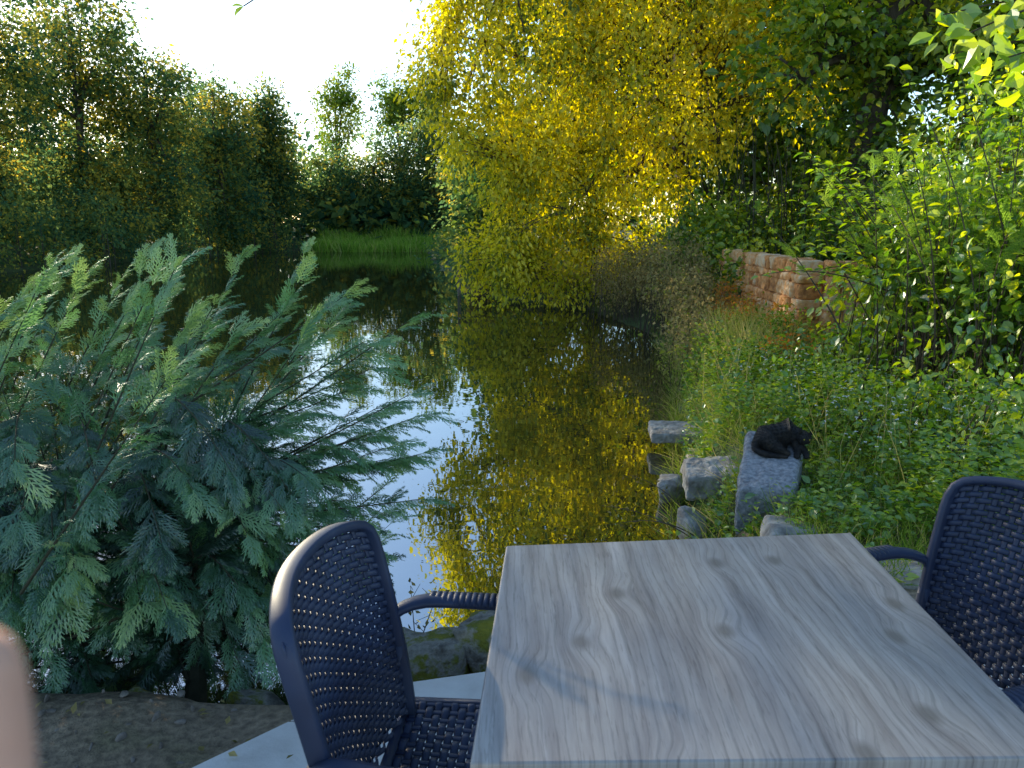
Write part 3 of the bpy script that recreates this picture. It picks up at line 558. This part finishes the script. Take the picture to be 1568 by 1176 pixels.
# ---------------------------------------------------------------- wicker chairs
def wickmat():
    m,nt,o=newmat('navy_resin_wicker');p=nt.nodes.new('ShaderNodeBsdfPrincipled')
    n=nt.nodes.new('ShaderNodeTexNoise');n.inputs['Scale'].default_value=9;r=ramp(nt,[(.3,(.015,.024,.056)),(.7,(.028,.044,.095))]);tc=nt.nodes.new('ShaderNodeTexCoord')
    nt.links.new(tc.outputs['Object'],n.inputs[0]);nt.links.new(n.outputs['Fac'],r.inputs[0]);nt.links.new(r.outputs[0],p.inputs['Base Color'])
    p.inputs['Roughness'].default_value=.5;p.inputs['Specular IOR Level'].default_value=.4;nt.links.new(p.outputs[0],o.inputs[0]);return m
M_wick=wickmat()
def weave(g,S,nu,nv,hw,hh,amp,vw):
    U=np.linspace(-1,1,nu*4+1)
    def nor(u,t):
        e=.01;a=S(u+e,t)-S(u-e,t);b=S(u,t+e)-S(u,t-e);return nrm(np.cross(a,b)),nrm(b),nrm(a)
    for j in range(nv):
        t=(j+.5)/nv;uu=U;tt=np.full_like(uu,t);P=S(uu,tt);N,B,Aa=nor(uu,tt)
        ph=np.cos((uu+1)*nu/2*math.pi+j*math.pi)
        ribbon(g,P+N*(amp*ph)[:,None],B,N,hh,.0022,.5)
    for i in range(nu+1):
        u=-1+2*i/nu;tt=np.linspace(.0,1,24);uu=np.full_like(tt,u*.995);P=S(uu,tt);N,B,Aa=nor(uu,tt);ribbon(g,P,Aa,N,vw,.0016,.5)
def chair(loc,rot):
    e=empty('wicker_chair',loc,rot)
    def S(u,t):
        w=.205+.03*t-.012*t*t
        z=.45+t*(.44-.035*np.abs(u)**3.5)
        return np.stack([-.215-.075*t**1.3-.055*(1-u*u)*(.5+.5*t),u*w,z],-1)
    g=Geo();weave(g,S,20,31,.011,.0069,.0048,.0068);g.build('backrest_weave',[M_wick],e,True)
    g=Geo()
    t=np.linspace(0,1,14);uu=np.linspace(-1,1,21)
    path=np.concatenate([S(np.full(14,-1.),t),S(uu,np.ones(21))[1:-1],S(np.full(14,1.),t[::-1])])
    for _ in range(2): path[1:-1]=(path[:-2]+path[1:-1]*2+path[2:])/4
    tan=nrm(np.gradient(path,axis=0));N=nrm(np.cross(tan,np.cross(np.tile([1.,0,.15],(len(path),1)),tan)));W=np.cross(tan,N)
    ribbon(g,path,W,N,.009,.0165,cs=[(-1,-.75),(-.7,-1),(.7,-1),(1,-.75),(1,.75),(.7,1),(-.7,1),(-1,.75)])
    g.build('backrest_frame',[M_wick],e,True)
    g=Geo()
    def S2(u,t): return np.stack([-.215+.45*t,u*.235,.452-.012*(1-u*u)+0*t],-1)
    weave(g,S2,20,26,.011,.0082,.004,.006);g.build('seat_weave',[M_wick],e,True)
    g=Geo()
    cs8=[(math.cos(a),math.sin(a)) for a in np.arange(10)*2*math.pi/10]
    for s in (-1,1):
        ribbon(g,[(-.23,s*.245,.435),(0,s*.25,.435),(.24,s*.25,.435)],[0,1,0],[0,0,1],.012,.02)
        pa=np.concatenate([bez((-.262,s*.222,.645),(-.225,s*.25,.685),(-.15,s*.262,.678),6),bez((-.1,s*.265,.676),(.27,s*.275,.672),(.262,s*.262,.56),12),[(.25,s*.25,.3),(.262,s*.25,0)]])
        tn=nrm(np.gradient(pa,axis=0));W=np.tile([0,1.,0],(len(pa),1));N=nrm(np.cross(W,tn))
        ribbon(g,pa,W,N,.024,.012,cs=cs8)
        for k in range(30):
            x=-.17+.37*k/29;ribbon(g,[(x-.005,s*.266,.678),(x+.005,s*.266,.678)],[0,1,0],[0,0,1],.0255,.0134,cs=cs8)
        pb=np.array([(-.235,s*.215,.60),(-.222,s*.222,.45),(-.235,s*.23,.25),(-.285,s*.235,0)]);pb=np.concatenate([bez(pb[0],pb[1],(pb[1]+pb[2])/2,5),bez((pb[1]+pb[2])/2,pb[2],pb[3],6)[1:]])
        ribbon(g,pb,[0,1,0],[1,0,.1],.014,.018,cs=cs8)
    ribbon(g,[(-.225,-.24,.435),(-.225,.24,.435)],[1,0,0],[0,0,1],.012,.02);ribbon(g,[(.245,-.25,.435),(.245,.25,.435)],[1,0,0],[0,0,1],.012,.02)
    g.build('arms_and_legs',[M_wick],e,True)
    return e
chair((-.02,1.185,0),rad(-5))
chair((.824,1.395,0),rad(197))

# ---------------------------------------------------------------- skinned figures
def skin(name,V,E_,Rr,m,parent=None,root=0,sub=2):
    me=bpy.data.meshes.new(name);me.from_pydata(V,E_,[]);o=bpy.data.objects.new(name,me);scene.collection.objects.link(o)
    md=o.modifiers.new('Skin','SKIN');md.use_smooth_shade=True
    for k,r in enumerate(Rr):
        sv=me.skin_vertices[0].data[k];sv.radius=(r,r) if np.isscalar(r) else r;sv.use_root=(k==root)
    s=o.modifiers.new('Sub','SUBSURF');s.levels=s.render_levels=sub
    me.materials.append(m)
    if parent:o.parent=parent
    return o
M_fur=noisemat('black_fur',[(.3,(.008,.008,.009)),(.6,(.022,.020,.018)),(.75,(.06,.042,.03))],25,.6,.5,bscale=150)
cat=empty('black_cat')
V=[(-.075,.02,.06),(-.02,.05,.07),(.045,.045,.068),(.09,.015,.07),(.112,-.022,.088),(.120,-.055,.098),(.122,-.090,.088),
   (-.125,-.01,.03),(-.135,-.065,.02),(-.095,-.112,.018),(-.03,-.128,.017),(.03,-.125,.014),
   (-.05,-.045,.048),(.0,-.085,.028),(.045,-.098,.014),
   (.088,-.035,.04),(.085,-.085,.022),(.07,-.135,.014),
   (.128,-.075,.024),(.125,-.130,.013)]
E_=[(0,1),(1,2),(2,3),(3,4),(4,5),(5,6),(0,7),(7,8),(8,9),(9,10),(10,11),(0,12),(12,13),(13,14),(3,15),(15,16),(16,17),(15,18),(18,19)]
b=skin('body',V,E_,[.066,.068,.06,.05,.036,.038,.018,.024,.015,.014,.013,.008,.045,.026,.014,.024,.017,.014,.017,.014],M_fur,cat,1)
dg=bpy.context.evaluated_depsgraph_get();ev=b.evaluated_get(dg);me=ev.to_mesh()
co_=np.array([v.co[:] for v in me.vertices]);no=np.array([v.normal[:] for v in me.vertices])
pol=[(list(p.vertices),p.area) for p in me.polygons];ar=np.array([a for _,a in pol]);pick=R.choice(len(pol),16000,p=ar/ar.sum())
vs=[];fs=[]
for k in pick:
    vv=pol[k][0];w=R.random(len(vv));w/=w.sum();c=(co_[vv]*w[:,None]).sum(0);n=(no[vv]*w[:,None]).sum(0);n/=np.linalg.norm(n)+1e-9
    flow=np.array([-.6,.25,-.5]);t=flow-n*(flow@n);d=n*.4+t*1.0+R.normal(size=3)*.2;d/=np.linalg.norm(d);s=np.cross(d,n+R.normal(size=3)*.3);s/=np.linalg.norm(s)+1e-9
    q=len(vs);vs+= [c-s*.001-n*.001,c+s*.001-n*.001,c+d*.011];fs.append((q,q+1,q+2))
ev.to_mesh_clear()
g=Geo();g.add(np.array(vs),np.array(fs),np.full(len(fs),3));g.build('fur',[M_fur],cat)
g=Geo()
for s in(-1,1):
    c=np.array([.120+s*.024,-.050,.121]);g.add([c+(-.016,0,-.006),c+(.016,0,-.006),c+(0,.016,-.002),c+(s*.006,-.002,.030)],[0,1,3,1,2,3,2,0,3],[3,3,3])
g.build('ears',[M_fur],cat)
g=Geo()
for s in(-1,1): rockgeo(g,(.121+s*.014,-.091,.106),(.0045,.003,.0045),1,blocky=0,sub=2)
g.build('eyes',[noisemat('cat_eye',[(.3,(.25,.22,.02)),(.7,(.35,.3,.03))],20,.15,0)],cat)
cat.location=(1.59,4.35,.135);cat.rotation_euler=(rad(12),0,rad(-10));cat.scale=(1.08,1.08,1.08)
M_skin=noisemat('skin',[(.3,(.60,.33,.24)),(.7,(.72,.42,.31))],60,.5,.1,spec=.4)
hand=empty('hand')
V=[(-.085,-.06,1.300),(-.080,-.02,1.308),(-.0695,.035,1.324),(-.0665,.064,1.352),(-.0655,.0775,1.380),(-.0675,.0830,1.4035),
   (-.09,.04,1.30),(-.09,.072,1.318),(-.092,.085,1.343),(-.092,.084,1.362),
   (-.108,.035,1.288),(-.112,.068,1.300),(-.115,.080,1.325),(-.114,.078,1.342),
   (-.122,.025,1.278),(-.13,.052,1.285),(-.134,.064,1.303),(-.133,.062,1.317),
   (-.06,-.02,1.285),(-.045,.01,1.275),(-.04,.035,1.28),(-.042,.05,1.293),(-.10,-.12,1.285)]
E_=[(0,1),(1,2),(2,3),(3,4),(4,5),(1,6),(6,7),(7,8),(8,9),(1,10),(10,11),(11,12),(12,13),(1,14),(14,15),(15,16),(16,17),(1,18),(18,19),(19,20),(20,21),(0,22)]
skin('hand_surface',V,E_,[.024,.027,.0115,.0095,.0088,.0078,.0115,.009,.0082,.0068,.011,.0088,.008,.0066,.0105,.008,.0072,.006,.015,.0115,.0098,.008,.026],M_skin,hand,0)

# ---------------------------------------------------------------- light, sky, camera
SUN_EL=15.5;AZ=37
w=bpy.data.worlds.new('World');scene.world=w;w.use_nodes=True;nt=w.node_tree
sky=nt.nodes.new('ShaderNodeTexSky');sky.sky_type='NISHITA';sky.sun_disc=False;sky.sun_elevation=rad(SUN_EL);sky.sun_rotation=rad(-AZ);sky.air_density=1.0;sky.dust_density=.3;sky.ozone_density=2.2
bg=nt.nodes['Background'];bg.inputs[1].default_value=.34;nt.links.new(sky.outputs[0],bg.inputs[0])
sl=bpy.data.lights.new('sun','SUN');sl.energy=11;sl.angle=rad(.5);sl.color=(1,.86,.60);so=bpy.data.objects.new('sun',sl);scene.collection.objects.link(so)
el,az=rad(SUN_EL),rad(AZ);d=Vector((-math.sin(az)*math.cos(el),math.cos(az)*math.cos(el),math.sin(el)));so.rotation_euler=d.to_track_quat('Z','Y').to_euler()
cd=bpy.data.cameras.new('camera');co=bpy.data.objects.new('camera',cd);scene.collection.objects.link(co);co.location=(0,0,1.45);co.rotation_euler=(rad(90-12),0,0)
cd.sensor_width=36;cd.lens=26.7;cd.clip_start=.01;cd.clip_end=2000
cd.dof.use_dof=True;cd.dof.focus_distance=3.5;cd.dof.aperture_fstop=11
scene.camera=co
scene.view_settings.view_transform='Standard';scene.view_settings.look='None';scene.view_settings.exposure=0
